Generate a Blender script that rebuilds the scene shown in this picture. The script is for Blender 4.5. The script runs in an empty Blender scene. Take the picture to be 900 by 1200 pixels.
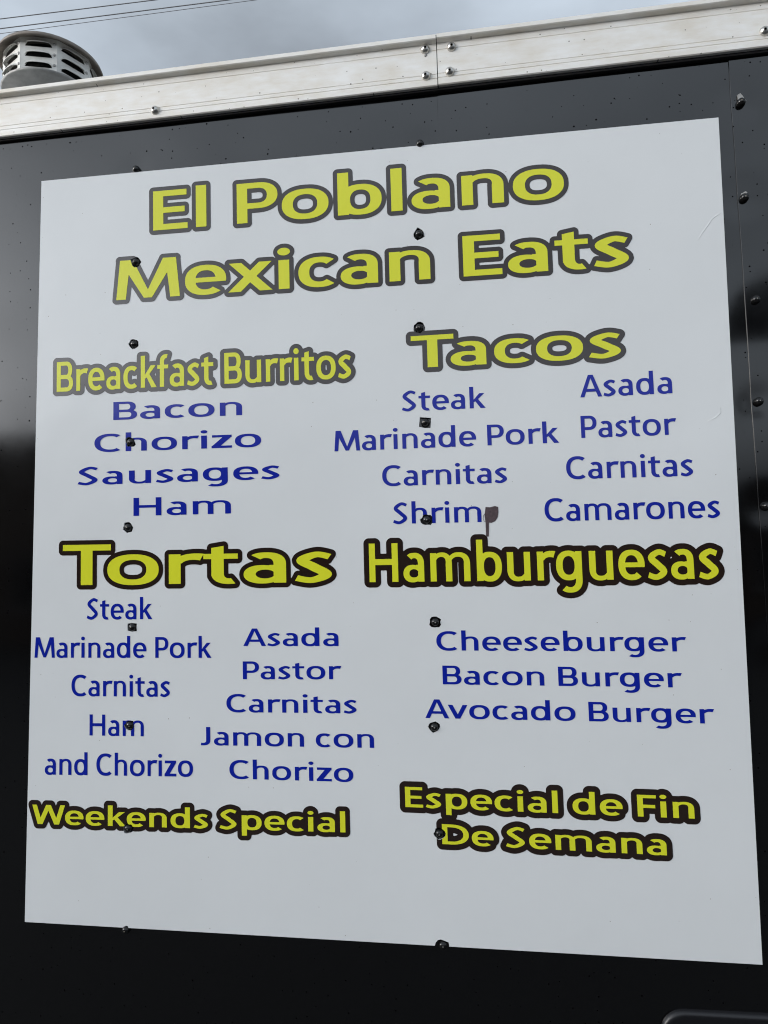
import bpy, bmesh, math, random
import numpy as np
from mathutils import Matrix, Vector
from mathutils.geometry import delaunay_2d_cdt

random.seed(7)
R = math.radians
scene = bpy.context.scene
COL = scene.collection

# ------------------------------------------------------------------ camera
CAM = np.array([0.61924308, -0.89567049, 1.63422073])
CM = np.array([[0.990681, 0.037161, 0.131034], [0.133404, -0.070756, -0.988533], [-0.027463, 0.996801, -0.075054]])
FPX = 815.0                                   # focal length in pixels of the 900 x 1200 photograph
cd = bpy.data.cameras.new('camera')
cam = bpy.data.objects.new('camera', cd)
COL.objects.link(cam)
mw = Matrix.Identity(4)
for i in range(3):
    for j in range(3):
        mw[i][j] = CM[i][j]
    mw[i][3] = CAM[i]
cam.matrix_world = mw
cd.sensor_fit = 'HORIZONTAL'
cd.sensor_width = 36.0
cd.lens = 36.0 * FPX / 900.0
cd.clip_start = 0.02
cd.clip_end = 3000
scene.camera = cam

# ------------------------------------------------------------------ sky and sun (bright overcast, sun veiled behind the camera)
SUN_EL, SUN_AZ = R(12), R(-58)                # azimuth measured from straight behind the camera (-Y), negative towards -X
sun_dir = Vector((math.sin(SUN_AZ) * math.cos(SUN_EL), -math.cos(SUN_AZ) * math.cos(SUN_EL), math.sin(SUN_EL)))
world = bpy.data.worlds.new('World')
scene.world = world
world.use_nodes = True
wn, wl = world.node_tree.nodes, world.node_tree.links
wn.clear()
out = wn.new('ShaderNodeOutputWorld'); bg = wn.new('ShaderNodeBackground')
sky = wn.new('ShaderNodeTexSky'); sky.sky_type = 'NISHITA'; sky.sun_disc = False
sky.sun_elevation = SUN_EL
sky.sun_rotation = math.atan2(sun_dir.x, sun_dir.y)
sky.air_density = 1.6; sky.dust_density = 10.0; sky.ozone_density = 1.0
bw = wn.new('ShaderNodeRGBToBW')
tint = wn.new('ShaderNodeMix'); tint.data_type = 'RGBA'; tint.blend_type = 'MULTIPLY'; tint.inputs[0].default_value = 1.0
tint.inputs[7].default_value = (0.87, 0.98, 1.12, 1)
veil = wn.new('ShaderNodeMix'); veil.data_type = 'RGBA'; veil.inputs[0].default_value = 0.9
tc = wn.new('ShaderNodeTexCoord')
mp = wn.new('ShaderNodeMapping'); mp.inputs['Scale'].default_value = (1, 1, 2.2); mp.inputs['Location'].default_value = (-18.1, -8.4, 8.8)
cn = wn.new('ShaderNodeTexNoise'); cn.inputs['Scale'].default_value = 1.6; cn.inputs['Detail'].default_value = 6; cn.inputs['Roughness'].default_value = 0.5
cr = wn.new('ShaderNodeMapRange'); cr.inputs[1].default_value = 0.3; cr.inputs[2].default_value = 0.7; cr.inputs[3].default_value = 0.5; cr.inputs[4].default_value = 1.6
cm = wn.new('ShaderNodeMix'); cm.data_type = 'RGBA'; cm.blend_type = 'MULTIPLY'; cm.inputs[0].default_value = 1.0
pw = wn.new('ShaderNodeMath'); pw.operation = 'POWER'; pw.inputs[1].default_value = 0.6      # the cloud deck spreads the sun's glow
pk = wn.new('ShaderNodeMath'); pk.operation = 'MULTIPLY'; pk.inputs[1].default_value = 1.85
wl.new(sky.outputs[0], bw.inputs[0]); wl.new(bw.outputs[0], pw.inputs[0]); wl.new(pw.outputs[0], pk.inputs[0]); wl.new(pk.outputs[0], tint.inputs[6])
wl.new(sky.outputs[0], veil.inputs[6]); wl.new(tint.outputs[2], veil.inputs[7])
wl.new(tc.outputs['Generated'], mp.inputs[0]); wl.new(mp.outputs[0], cn.inputs['Vector'])
wl.new(cn.outputs['Fac'], cr.inputs[0]); wl.new(veil.outputs[2], cm.inputs[6]); wl.new(cr.outputs[0], cm.inputs[7])
wl.new(cm.outputs[2], bg.inputs[0]); wl.new(bg.outputs[0], out.inputs[0])
bg.inputs[1].default_value = 0.15

sd = bpy.data.lights.new('sun', 'SUN'); sd.energy = 0.5; sd.angle = R(14); sd.color = (1.0, 0.95, 0.88)
so = bpy.data.objects.new('sun', sd); COL.objects.link(so)
so.rotation_euler = (-sun_dir).to_track_quat('-Z', 'Y').to_euler()

vs = scene.view_settings
vs.view_transform = 'Standard'; vs.look = 'None'; vs.gamma = 1.0; vs.use_curve_mapping = False
vs.exposure = 0.95
scene.cycles.filter_width = 1.1

# ------------------------------------------------------------------ helpers
def ray(px, py):
    """world direction through a pixel of the 900 x 1200 photograph"""
    return CM @ np.array([(px - 450) / FPX, -(py - 600) / FPX, -1.0])
def at(px, py, y=0.0):
    """point where that pixel's ray meets the upright plane at depth y"""
    d = ray(px, py)
    return CAM + d * ((y - CAM[1]) / d[1])
def at_z(px, py, z):
    d = ray(px, py)
    return CAM + d * ((z - CAM[2]) / d[2])

def link(name, me, mat=None, parent=None, smooth=False):
    o = bpy.data.objects.new(name, me)
    COL.objects.link(o)
    if mat is not None and not me.materials:
        me.materials.append(mat)
    if parent is not None:
        o.parent = parent
    if smooth:
        me.polygons.foreach_set('use_smooth', [True] * len(me.polygons))
    return o
def mesh(name, verts, faces):
    me = bpy.data.meshes.new(name)
    me.from_pydata([tuple(map(float, v)) for v in verts], [], faces)
    me.update()
    return me
def bm_mesh(name, bm):
    bmesh.ops.recalc_face_normals(bm, faces=bm.faces)
    me = bpy.data.meshes.new(name); bm.to_mesh(me); bm.free()
    return me
def thing(name, label, cat, loc=(0, 0, 0), group=None):
    o = bpy.data.objects.new(name, None); COL.objects.link(o)
    o.location = loc; o.empty_display_size = 0.1
    tag(o, label, cat, group)
    return o
def tag(o, label, cat, group=None):
    o['label'] = label; o['category'] = cat
    if group: o['group'] = group
def box_mesh(name, x0, y0, z0, x1, y1, z1, bevel=0.0):
    bm = bmesh.new()
    bmesh.ops.create_cube(bm, size=1)
    for v in bm.verts:
        v.co = ((x0 + x1) / 2 + v.co.x * (x1 - x0), (y0 + y1) / 2 + v.co.y * (y1 - y0), (z0 + z1) / 2 + v.co.z * (z1 - z0))
    if bevel:
        bmesh.ops.bevel(bm, geom=bm.edges[:], offset=bevel, segments=2, affect='EDGES', profile=0.5)
    return bm_mesh(name, bm)
def lathe(name, prof, seg=32, axis='Z'):
    """prof: list of (radius, height); closed at the ends where radius is 0"""
    vs_, fs = [], []
    n = len(prof)
    for k in range(seg):
        a = 2 * math.pi * k / seg
        for r_, h in prof:
            p = (r_ * math.cos(a), r_ * math.sin(a), h)
            if axis == '-Y':
                p = (p[0], -p[2], p[1])
            vs_.append(p)
    for k in range(seg):
        k2 = (k + 1) % seg
        for i in range(n - 1):
            fs.append((k * n + i, k2 * n + i, k2 * n + i + 1, k * n + i + 1))
    me = mesh(name, vs_, fs)
    bm = bmesh.new(); bm.from_mesh(me)
    bmesh.ops.remove_doubles(bm, verts=bm.verts[:], dist=1e-6)
    bmesh.ops.recalc_face_normals(bm, faces=bm.faces)
    bm.to_mesh(me); bm.free()
    return me
def tube_mesh(name, pts, r_, seg=6):
    vs_, fs = [], []
    pts = [Vector(p) for p in pts]
    for i, p in enumerate(pts):
        t = (pts[min(i + 1, len(pts) - 1)] - pts[max(i - 1, 0)]).normalized()
        u = t.cross(Vector((0.13, 0.21, 0.97))).normalized(); w = t.cross(u)
        rr = r_[i] if isinstance(r_, (list, tuple)) else r_
        for k in range(seg):
            a = 2 * math.pi * k / seg
            vs_.append(p + u * (rr * math.cos(a)) + w * (rr * math.sin(a)))
    for i in range(len(pts) - 1):
        for k in range(seg):
            k2 = (k + 1) % seg
            fs.append((i * seg + k, i * seg + k2, (i + 1) * seg + k2, (i + 1) * seg + k))
    fs.append(tuple(range(seg))); fs.append(tuple((len(pts) - 1) * seg + k for k in range(seg)))
    return mesh(name, vs_, fs)

# ------------------------------------------------------------------ flat shape engine (used for the sign and its lettering)
def ccw(p):
    p = np.asarray(p, float)
    a = np.sum(p[:, 0] * np.roll(p[:, 1], -1) - np.roll(p[:, 0], -1) * p[:, 1])
    return p if a > 0 else p[::-1]
def clean(p, eps):
    p = np.asarray(p, float)
    d = np.linalg.norm(p - np.roll(p, 1, 0), axis=1)
    return p[d > eps]
def cdt(loops, eps):
    vs_, fs = [], []
    for l in loops:
        l = ccw(l); b = len(vs_)
        vs_ += [Vector((float(x), float(y))) for x, y in l]
        fs.append(list(range(b, b + len(l))))
    v, e, f, ov, oe, of = delaunay_2d_cdt(vs_, [], fs, 1, eps, True)
    return [(p.x, p.y) for p in v], f, of
def union(prims, subs=(), eps=1e-5):
    """prims: list of (outer, [holes]); triangles of their union minus subs"""
    loops, info = [], []
    for i, (o, hs) in enumerate(prims):
        loops.append(o); info.append((i, 0))
        for h in hs:
            loops.append(h); info.append((i, 1))
    for s in subs:
        loops.append(s); info.append((-1, 2))
    v, f, of = cdt(loops, eps)
    keep = []
    for tri, ids in zip(f, of):
        outer, hole, bad = set(), set(), False
        for k in ids:
            i, kind = info[k]
            if kind == 0: outer.add(i)
            elif kind == 1: hole.add(i)
            else: bad = True
        if not bad and (outer - hole):
            keep.append(tuple(tri))
    return v, keep
def parity(loops, subs=(), eps=1e-6):
    n = len(loops)
    v, f, of = cdt(list(loops) + list(subs), eps)
    keep = [tuple(t) for t, ids in zip(f, of) if sum(1 for k in ids if k < n) % 2 == 1 and not any(k >= n for k in ids)]
    return v, keep
def boundary(tris):
    cnt = {}
    for t in tris:
        for a, b in ((t[0], t[1]), (t[1], t[2]), (t[2], t[0])):
            if (b, a) in cnt: del cnt[(b, a)]
            else: cnt[(a, b)] = 1
    return list(cnt)
def flat_mesh(name, v, tris, y, thick=0.0):
    """triangles in the (x, z) plane, facing -Y at depth y, optionally with an edge of real thickness"""
    used = sorted({i for t in tris for i in t}); mp_ = {k: i for i, k in enumerate(used)}
    V = [(v[k][0], y, v[k][1]) for k in used]
    F = [tuple(mp_[i] for i in t) for t in tris]
    if thick:
        n = len(V)
        V += [(x, y + thick, z) for x, _, z in V[:n]]
        for a, b in boundary(F[:]):
            F.append((b, a, a + n, b + n))
    return mesh(name, V, F)

# ---- a humanist sans, drawn here: every glyph is a union of stems, bowls, arcs and strokes, in 1/1000 em
CAPH, XH, ASC, DESC = 674.0, 490.0, 712.0, -205.0
def rect(x0, y0, x1, y1): return ([(x0, y0), (x1, y0), (x1, y1), (x0, y1)], [])
def poly(*p): return (list(p), [])
def sup(cx, cy, rx, ry, a, n=2.3):
    c, s = math.cos(a), math.sin(a)
    return (cx + rx * math.copysign(abs(c) ** (2 / n), c), cy + ry * math.copysign(abs(s) ** (2 / n), s))
def loop(cx, cy, rx, ry, k=40, n=2.3): return [sup(cx, cy, rx, ry, 2 * math.pi * i / k, n) for i in range(k)]
def ring(cx, cy, rx, ry, s, t, n=2.3):
    return (loop(cx, cy, rx, ry, 44, n), [loop(cx, cy, rx - s, ry - t, 36, n)])
def arc(cx, cy, rx, ry, s, t, a0, a1, n=2.3, k=30, t1=None):
    """part of a ring; a0..a1 in degrees; t1: stroke at the far end thins towards it"""
    o, i_ = [], []
    for i in range(k + 1):
        f = i / k; a = R(a0 + (a1 - a0) * f)
        tt = t if t1 is None else t + (t1 - t) * f
        ss = s if t1 is None else s + (t1 - s) * f
        o.append(sup(cx, cy, rx, ry, a, n)); i_.append(sup(cx, cy, rx - ss, ry - tt, a, n))
    return (o + i_[::-1], [])
def stroke(pts, w, k=9):
    """flat-ended stroke of changing width along a smooth curve through pts"""
    P = [np.array(p, float) for p in pts]; n = len(P); L = []; W = []
    for i in range(n - 1):
        p0, p1, p2, p3 = P[max(i - 1, 0)], P[i], P[i + 1], P[min(i + 2, n - 1)]
        for j in range(k + (1 if i == n - 2 else 0)):
            u = j / k
            L.append(0.5 * (2 * p1 + (p2 - p0) * u + (2 * p0 - 5 * p1 + 4 * p2 - p3) * u * u + (3 * p1 - p0 - 3 * p2 + p3) * u ** 3))
            W.append(w[i] + (w[i + 1] - w[i]) * (u * u * (3 - 2 * u)))
    L = np.array(L); T = np.gradient(L, axis=0); T /= np.linalg.norm(T, axis=1)[:, None]
    N = np.c_[-T[:, 1], T[:, 0]] * (np.array(W)[:, None] / 2)
    A_, B_ = [tuple(p) for p in L + N], [tuple(p) for p in L - N]; h = len(L) // 2
    return [(A_[:h + 2] + B_[:h + 2][::-1], []), (A_[h - 1:] + B_[h - 1:][::-1], [])]
def bowl(x0, y0, x1, y1, s, t, r=None):
    """D-shape with its flat side at x0"""
    def D(a, b, c, d, rx):
        ry = (d - b) / 2; cy = (b + d) / 2
        return [(a, b)] + [sup(c - rx, cy, rx, ry, R(-90 + 180 * i / 24), 2.25) for i in range(25)] + [(a, d)]
    rx = r or (y1 - y0) * 0.62
    return (D(x0, y0, x1, y1, rx), [D(x0 + s * 0.5, y0 + t, x1 - s, y1 - t, max(rx - s, (y1 - y0 - 2 * t) * 0.3))])
def ess(x0, x1, h, s, t):
    w = x1 - x0
    q = lambda u, v: (x0 + u * w, v * h)
    e = t / 2 / h
    o = 11 / h
    return stroke([q(.91, .945 - e), q(.56, 1 + o - e), q(.155 + s / w * .12, .735), q(.5, .505), q(.845 - s / w * .12, .262), q(.44, -o + e), q(.03, .052 + e)],
                  [t * .98, t, s * .98, s * 1.0, s * .98, t, t * 1.0])

def glyph(c, b):
    """b: weight 0 = semibold, 1 = bold; returns (primitives, advance)"""
    m = lambda a0, a1: a0 + (a1 - a0) * b
    s, S, t, T = m(100, 141), m(104, 134), m(80, 106), m(86, 112)
    lb, rd = m(70, 62), m(38, 30)                 # side bearings of stems and rounds
    X, C, A, o = XH, CAPH, ASC, 11.0
    def arch(x0, x1, thin=True):
        xl = x0 + s * .30; rx = (x1 - xl) / 2; ry = 205
        return [arc(xl + rx, X + o - ry, rx, ry, s, t, 0, 158, 2.35, t1=t * .72), rect(x1 - s, 0, x1, X + o - ry + 2)]
    if c == ' ': return [], 212
    if c == 'l': return [rect(lb, 0, lb + s, A)], 2 * lb + s
    if c == 'i':
        return [rect(lb, 0, lb + s, X), (loop(lb + s / 2, 632, m(62, 80), m(58, 72), 26, 2.0), [])], 2 * lb + s
    if c == 'o':
        w = m(500, 532); return [ring(rd + w / 2, X / 2, w / 2, X / 2 + o, s * 1.02, t)], w + 2 * rd
    if c == 'n':
        x1 = lb + m(420, 448); return [rect(lb, 0, lb + s * .97, X)] + arch(lb, x1), x1 + lb - 6
    if c == 'h':
        x1 = lb + m(420, 448); return [rect(lb, 0, lb + s, A)] + arch(lb, x1), x1 + lb - 6
    if c == 'm':
        g = m(335, 368); x1 = lb + g + s * .55; x2 = x1 + g - s * .03
        return [rect(lb, 0, lb + s * .97, X)] + arch(lb, x1) + arch(x1 - s, x2), x2 + lb - 6
    if c == 'u':
        x1 = lb + m(420, 448); P = [rect(lb, 0, lb + s * .97, X)] + arch(lb, x1)
        f = lambda q: (x1 + lb - q[0], X - q[1])
        return [([f(q) for q in a], [[f(q) for q in h] for h in hs]) for a, hs in P], x1 + lb - 4
    if c == 'r':
        xe = lb + m(286, 318); xl = lb + s * .30; rx = m(225, 240)
        return [rect(lb, 0, lb + s * .97, X), arc(xl + rx, X + o - 215, rx, 215, s * .95, t * 1.22, 74, 160, 2.3, t1=t * .9)], xe + 14
    if c in 'bp':
        x1 = lb + m(462, 490); xl = lb + s * .12
        st = rect(lb, 0, lb + s, A) if c == 'b' else rect(lb, DESC, lb + s, X)
        return [st, ring((xl + x1) / 2, X / 2, (x1 - xl) / 2, X / 2 + o, s, t)], x1 + rd
    if c in 'dg':
        x1 = rd + m(462, 490); xr = x1 - s * .12
        R_ = ring((rd + xr) / 2, X / 2 + (4 if c == 'g' else 0), (xr - rd) / 2, X / 2 + o - (4 if c == 'g' else 0), s, t)
        if c == 'd': return [R_, rect(x1 - s, 0, x1, A)], x1 + lb
        cy = 10.0; rx = (x1 - rd - 20) / 2
        return [R_, rect(x1 - s, cy - 4, x1, X), arc(x1 - rx, cy, rx, cy - DESC + 6, s, t, 0, -128, 2.3)], x1 + lb
    if c == 'a':
        x1 = m(414, 456); x0 = m(34, 26); ry = 190; rx = (x1 - x0 - m(26, 22)) / 2
        bw = x1 - s * .35
        return [rect(x1 - s * .98, 0, x1, X + o - ry), arc(x1 - rx, X + o - ry, rx, ry, s * .98, t, 0, 133, 2.4),
                (loop((x0 + bw) / 2, 141, (bw - x0) / 2, 152, 40, 2.2), [loop((x0 + s * .96 + x1 - s * .9) / 2, 145, (x1 - s * .9 - x0 - s * .96) / 2, 152 - t * .86, 30, 2.1)]),
                rect(x1 - s * 1.3, 302 - t * .82 - 10, x1 - s * .5, 302 - 9)], x1 + m(62, 50)
    if c == 'e':
        w = m(456, 492); cx = rd + w / 2; yb = m(212, 200); th = t * .86
        lo = rd + w
        return [arc(cx, X / 2, w / 2, X / 2 + o, s, t, -4, 313, 2.3, 44),
                poly((rd + s * .5, yb), (lo - 5, yb), (lo - 2, X / 2 + 6), (lo - s * .6, yb + th), (rd + s * .5, yb + th))], w + 2 * rd - 12
    if c == 'c':
        w = m(452, 482); cx = rd + w / 2
        return [arc(cx, X / 2, w / 2, X / 2 + o, s, t * 1.02, 50, 310, 2.3, 40)], rd + w * .88 + m(24, 20)
    if c == 's': return ess(m(34, 26), m(372, 396), X, s * .98, t), m(400, 424)
    if c == 't':
        x0 = m(98, 92); xe = x0 + s + m(132, 140)
        return [poly((x0, 118), (x0 + s, 118), (x0 + s, m(616, 622)), (x0, m(588, 586))), rect(18, X - t * .93, xe, X),
                arc(x0 + 170, 165, 170, 165 + o, s, t, 178, 288, 2.3, 16)], xe + 24
    if c == 'f':
        x0 = m(92, 84)
        return [rect(x0, 0, x0 + s, 560), rect(18, X - t * .93, x0 + s + m(116, 120), X),
                arc(x0 + 175, 545, 175, ASC + 12 - 545, s, t, 180, 76, 2.3, 16)], x0 + s + 135
    if c == 'k':
        x1 = lb + s
        return [rect(lb, 0, x1, A), poly((x1 - 20, m(196, 180)), (x1 + m(60, 58), m(226, 232)), (x1 + m(298, 316), X), (x1 + m(172, 150), X), (x1 - 10, m(270, 275))),
                poly((x1 + m(28, 24), m(262, 262)), (x1 + m(192, 178), 0), (x1 + m(322, 342), 0), (x1 + m(108, 116), m(316, 326)))], x1 + m(326, 344)
    if c == 'x':
        w = m(478, 520); e = s * 1.18
        return [poly((8, X), (8 + e, X), (w, 0), (w - e, 0)), poly((w - 6 - e, X), (w - 6, X), (e, 0), (0, 0))], w + 6
    if c == 'v':
        w = m(486, 528); e = s * 1.06
        return [poly((4, X), (4 + e, X), (w / 2 + e * .18, 95), (w / 2 + e * .5, 0), (w / 2 - e * .5, 0)),
                poly((w - e, X), (w, X), (w / 2 + e * .5, 0), (w / 2 - e * .5, 0), (w / 2 - e * .18, 95))], w + 6
    if c == 'z':
        w = m(410, 442)
        return [rect(34, X - t, w, X), rect(24, 0, w + 4, t), poly((24, t * .72), (24, 0), (24 + s * 1.12, 0), (w, X - t * .72), (w, X), (w - s * 1.12, X))], w + 26
    # capitals
    if c == 'E': return [rect(lb + 8, 0, lb + 8 + S, C), rect(lb + 60, 0, lb + m(398, 420), T), rect(lb + 60, C - T, lb + m(388, 408), C), rect(lb + 60, 290, lb + m(368, 384), 290 + T * .97)], lb + m(430, 448)
    if c == 'F': return [rect(lb + 8, 0, lb + 8 + S, C), rect(lb + 60, C - T, lb + m(388, 408), C), rect(lb + 60, 272, lb + m(368, 384), 272 + T)], lb + m(410, 425)
    if c == 'H':
        x1 = lb + m(560, 588); return [rect(lb + 6, 0, lb + 6 + S, C), rect(x1 - S, 0, x1, C), rect(lb + 60, 296, x1 - 60, 296 + T * 1.05)], x1 + lb + 6
    if c == 'T':
        w = m(486, 512); return [rect(8, C - T * 1.02, w, C), rect(w / 2 + 4 - S / 2, 0, w / 2 + 4 + S / 2, C - 30)], w + 8
    if c == 'P': return [rect(lb + 4, 0, lb + 4 + S, C), bowl(lb + 4, 238, lb + m(448, 478), C + 2, S, T * .95, 215)], lb + m(476, 502)
    if c == 'B':
        return [rect(lb + 4, 0, lb + 4 + S, C), bowl(lb + 4, -2, lb + m(470, 500), 372, S, T * .92, 196), bowl(lb + 4, 372 - T * .85, lb + m(446, 470), C + 2, S * .97, T * .9, 175)], lb + m(502, 528)
    if c == 'D': return [rect(lb + 4, 0, lb + 4 + S, C), bowl(lb + 4, -2, lb + m(578, 606), C + 2, S, T, 385)], lb + m(612, 636)
    if c == 'C':
        w = m(640, 660); return [arc(rd + w / 2, C / 2, w / 2, C / 2 + o, S * 1.04, T * 1.02, 52, 308, 2.25, 44)], rd + w * .84 + 30
    if c == 'S': return ess(m(36, 30), m(446, 480), C, S * .98, T), m(484, 516)
    if c == 'A':
        w = m(590, 640); e = S * 1.02
        return [poly((0, 0), (e, 0), (w / 2, C - 78 - S * .2), (w / 2 + e * .58, C), (w / 2 - e * .58, C)), poly((w, 0), (w - e, 0), (w / 2, C - 78 - S * .2), (w / 2 - e * .58, C), (w / 2 + e * .58, C)),
                rect(w * .22, 160, w * .78, 160 + T * .95)], w + 4
    if c == 'M':
        w = m(742, 798); e = S * .95
        return [poly((22, 0), (22 + e, 0), (66 + e * 1.0, 545), (66, C)), poly((w, 0), (w - e, 0), (w - 44 - e, 545), (w - 44, C)),
                poly((62, C), (62 + e * 1.38, C), (w / 2 + 11 + e * .42, 10), (w / 2 + 11 - e * .42, 10)), poly((w - 40, C), (w - 40 - e * 1.38, C), (w / 2 + 11 - e * .42, 10), (w / 2 + 11 + e * .42, 10))], w + 26
    if c == 'W':
        w = m(826, 880); e = S * 1.0; q = w / 4
        V = lambda xa, xb, ea: poly((xa, C), (xa + ea, C), (xb + e * .52, 0), (xb - e * .52, 0))
        return [V(6, q, e), poly((w / 2 - e * .52, C), (w / 2 + e * .52, C), (q + e * .52, 0), (q - e * .52, 0)),
                poly((w / 2 - e * .52, C), (w / 2 + e * .52, C), (3 * q + e * .52, 0), (3 * q - e * .52, 0)), poly((w - e, C), (w, C), (3 * q + e * .52, 0), (3 * q - e * .52, 0))], w + 6
    if c == 'J':
        x1 = m(300, 322); return [rect(x1 - S, 165, x1, C), arc(x1 - 210, 170, 210, 170 + o, S, T, 2, -100, 2.4, 18), poly((x1 - 262, 0), (x1 - 205, -o), (x1 - 205, T - o), (x1 - 248, T - 4))], x1 + lb
    raise KeyError(c)
KERN = {'Ta': -78, 'To': -78, 'Av': -36, 'We': -36, 'Pa': -16, 'Po': -14, 'rt': 6, 'fa': -6, 'Fi': 0, 'ka': -8, 'ke': -12, 'xi': -2, 'Sa': 0}
GCACHE = {}
def glyph_shape(c, b):
    """the glyph as clean outer loops with their holes"""
    if (c, b) in GCACHE: return GCACHE[(c, b)]
    g, adv = glyph(c, b)
    P = []
    if g:
        v_, t_ = union(g, (), .4)
        nxt = {}
        for a_, e_ in boundary(t_): nxt.setdefault(a_, []).append(e_)
        outs, holes = [], []
        while nxt:
            k0 = next(iter(nxt)); L_, k = [], k0
            while k in nxt:
                L_.append(v_[k]); e_ = nxt[k].pop()
                if not nxt[k]: del nxt[k]
                k = e_
                if k == k0: break
            L_ = clean(L_, 1.2)
            if len(L_) < 3: continue
            ar = np.sum(L_[:, 0] * np.roll(L_[:, 1], -1) - np.roll(L_[:, 0], -1) * L_[:, 1]) / 2
            if abs(ar) < (300 if ar > 0 else 900): continue
            (outs if ar > 0 else holes).append(L_)
        for o_ in outs:
            P.append(([tuple(p) for p in o_], [[tuple(p) for p in h] for h in holes if o_[:, 0].min() <= h[:, 0].min() and o_[:, 0].max() >= h[:, 0].max() and o_[:, 1].min() <= h[:, 1].min() and o_[:, 1].max() >= h[:, 1].max()]))
    GCACHE[(c, b)] = (P, adv)
    return P, adv
def set_text(text, b):
    x, P, wid, wi = 0.0, [], [], 0
    for i, ch in enumerate(text):
        g, adv = glyph_shape(ch, b)
        if i: x += KERN.get(text[i - 1] + ch, 0)
        wi += ch == ' '
        for o_, hs in g:
            wid.append(wi)
            P.append(([(p[0] + x, p[1]) for p in o_], [[(p[0] + x, p[1]) for p in h] for h in hs]))
        x += adv
    xs = [p[0] for o_, _ in P for p in o_]
    return P, wid, min(xs), max(xs)
def grow(v, tris, d, h):
    """outline of a flat shape grown by d with round corners (distance field + marching squares)"""
    E = np.array([(v[a][0], v[a][1], v[b_][0], v[b_][1]) for a, b_ in boundary(tris)])
    x0, z0 = min(E[:, 0].min(), E[:, 2].min()) - d - 3 * h, min(E[:, 1].min(), E[:, 3].min()) - d - 3 * h
    nx = int((max(E[:, 0].max(), E[:, 2].max()) + d + 3 * h - x0) / h) + 1
    nz = int((max(E[:, 1].max(), E[:, 3].max()) + d + 3 * h - z0) / h) + 1
    gx = x0 + np.arange(nx) * h; gz = z0 + np.arange(nz) * h + h * 0.0137
    GX, GZ = np.meshgrid(gx, gz)
    D = np.full(GX.shape, 1.0); I = np.zeros(GX.shape, int)
    pad = d + 3 * h
    for ax, az, bx, bz in E:
        i0, i1 = max(int((min(ax, bx) - pad - x0) / h), 0), min(int((max(ax, bx) + pad - x0) / h) + 2, nx)
        j0, j1 = max(int((min(az, bz) - pad - z0) / h), 0), min(int((max(az, bz) + pad - z0) / h) + 2, nz)
        X_, Z_ = GX[j0:j1, i0:i1], GZ[j0:j1, i0:i1]
        dx, dz = bx - ax, bz - az
        u = np.clip(((X_ - ax) * dx + (Z_ - az) * dz) / (dx * dx + dz * dz + 1e-18), 0, 1)
        D[j0:j1, i0:i1] = np.minimum(D[j0:j1, i0:i1], np.hypot(X_ - ax - u * dx, Z_ - az - u * dz))
        if abs(dz) > 1e-12:
            lo, hi = min(az, bz), max(az, bz)
            rows = np.where((gz >= lo) & (gz < hi))[0]
            for r_ in rows:
                I[r_, gx < ax + (gz[r_] - az) / dz * dx] += 1
    F = np.where(I % 2 == 1, -D, D) - d
    seg = {}
    S_ = F < 0
    code = S_[:-1, :-1] * 1 + S_[:-1, 1:] * 2 + S_[1:, 1:] * 4 + S_[1:, :-1] * 8
    def edge(j, i, k):
        if k == 0: a, b_ = (j, i), (j, i + 1)
        elif k == 1: a, b_ = (j, i + 1), (j + 1, i + 1)
        elif k == 2: a, b_ = (j + 1, i), (j + 1, i + 1)
        else: a, b_ = (j, i), (j + 1, i)
        return (a, b_)
    TBL = {1: [(3, 0)], 2: [(0, 1)], 3: [(3, 1)], 4: [(1, 2)], 5: [(3, 2), (1, 0)], 6: [(0, 2)], 7: [(3, 2)], 8: [(2, 3)], 9: [(2, 0)], 10: [(0, 3), (2, 1)], 11: [(2, 1)], 12: [(1, 3)], 13: [(1, 0)], 14: [(0, 3)]}
    for j, i in zip(*np.where((code > 0) & (code < 15))):
        for a, b_ in TBL[int(code[j, i])]:
            seg[edge(j, i, a)] = edge(j, i, b_)
    loops = []
    while seg:
        k0 = next(iter(seg)); k = k0; L = []
        while k in seg:
            (a, b_) = k
            fa, fb = F[a], F[b_]; u = fa / (fa - fb)
            L.append((gx[a[1]] + u * (gx[b_[1]] - gx[a[1]]), gz[a[0]] + u * (gz[b_[0]] - gz[a[0]])))
            k = seg.pop(k)
        L = clean(L, h * .08)
        ar = abs(np.sum(L[:, 0] * np.roll(L[:, 1], -1) - np.roll(L[:, 0], -1) * L[:, 1])) / 2 if len(L) > 3 else 0
        if ar > (2.2 * h) ** 2: loops.append(L)
    return loops

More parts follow.
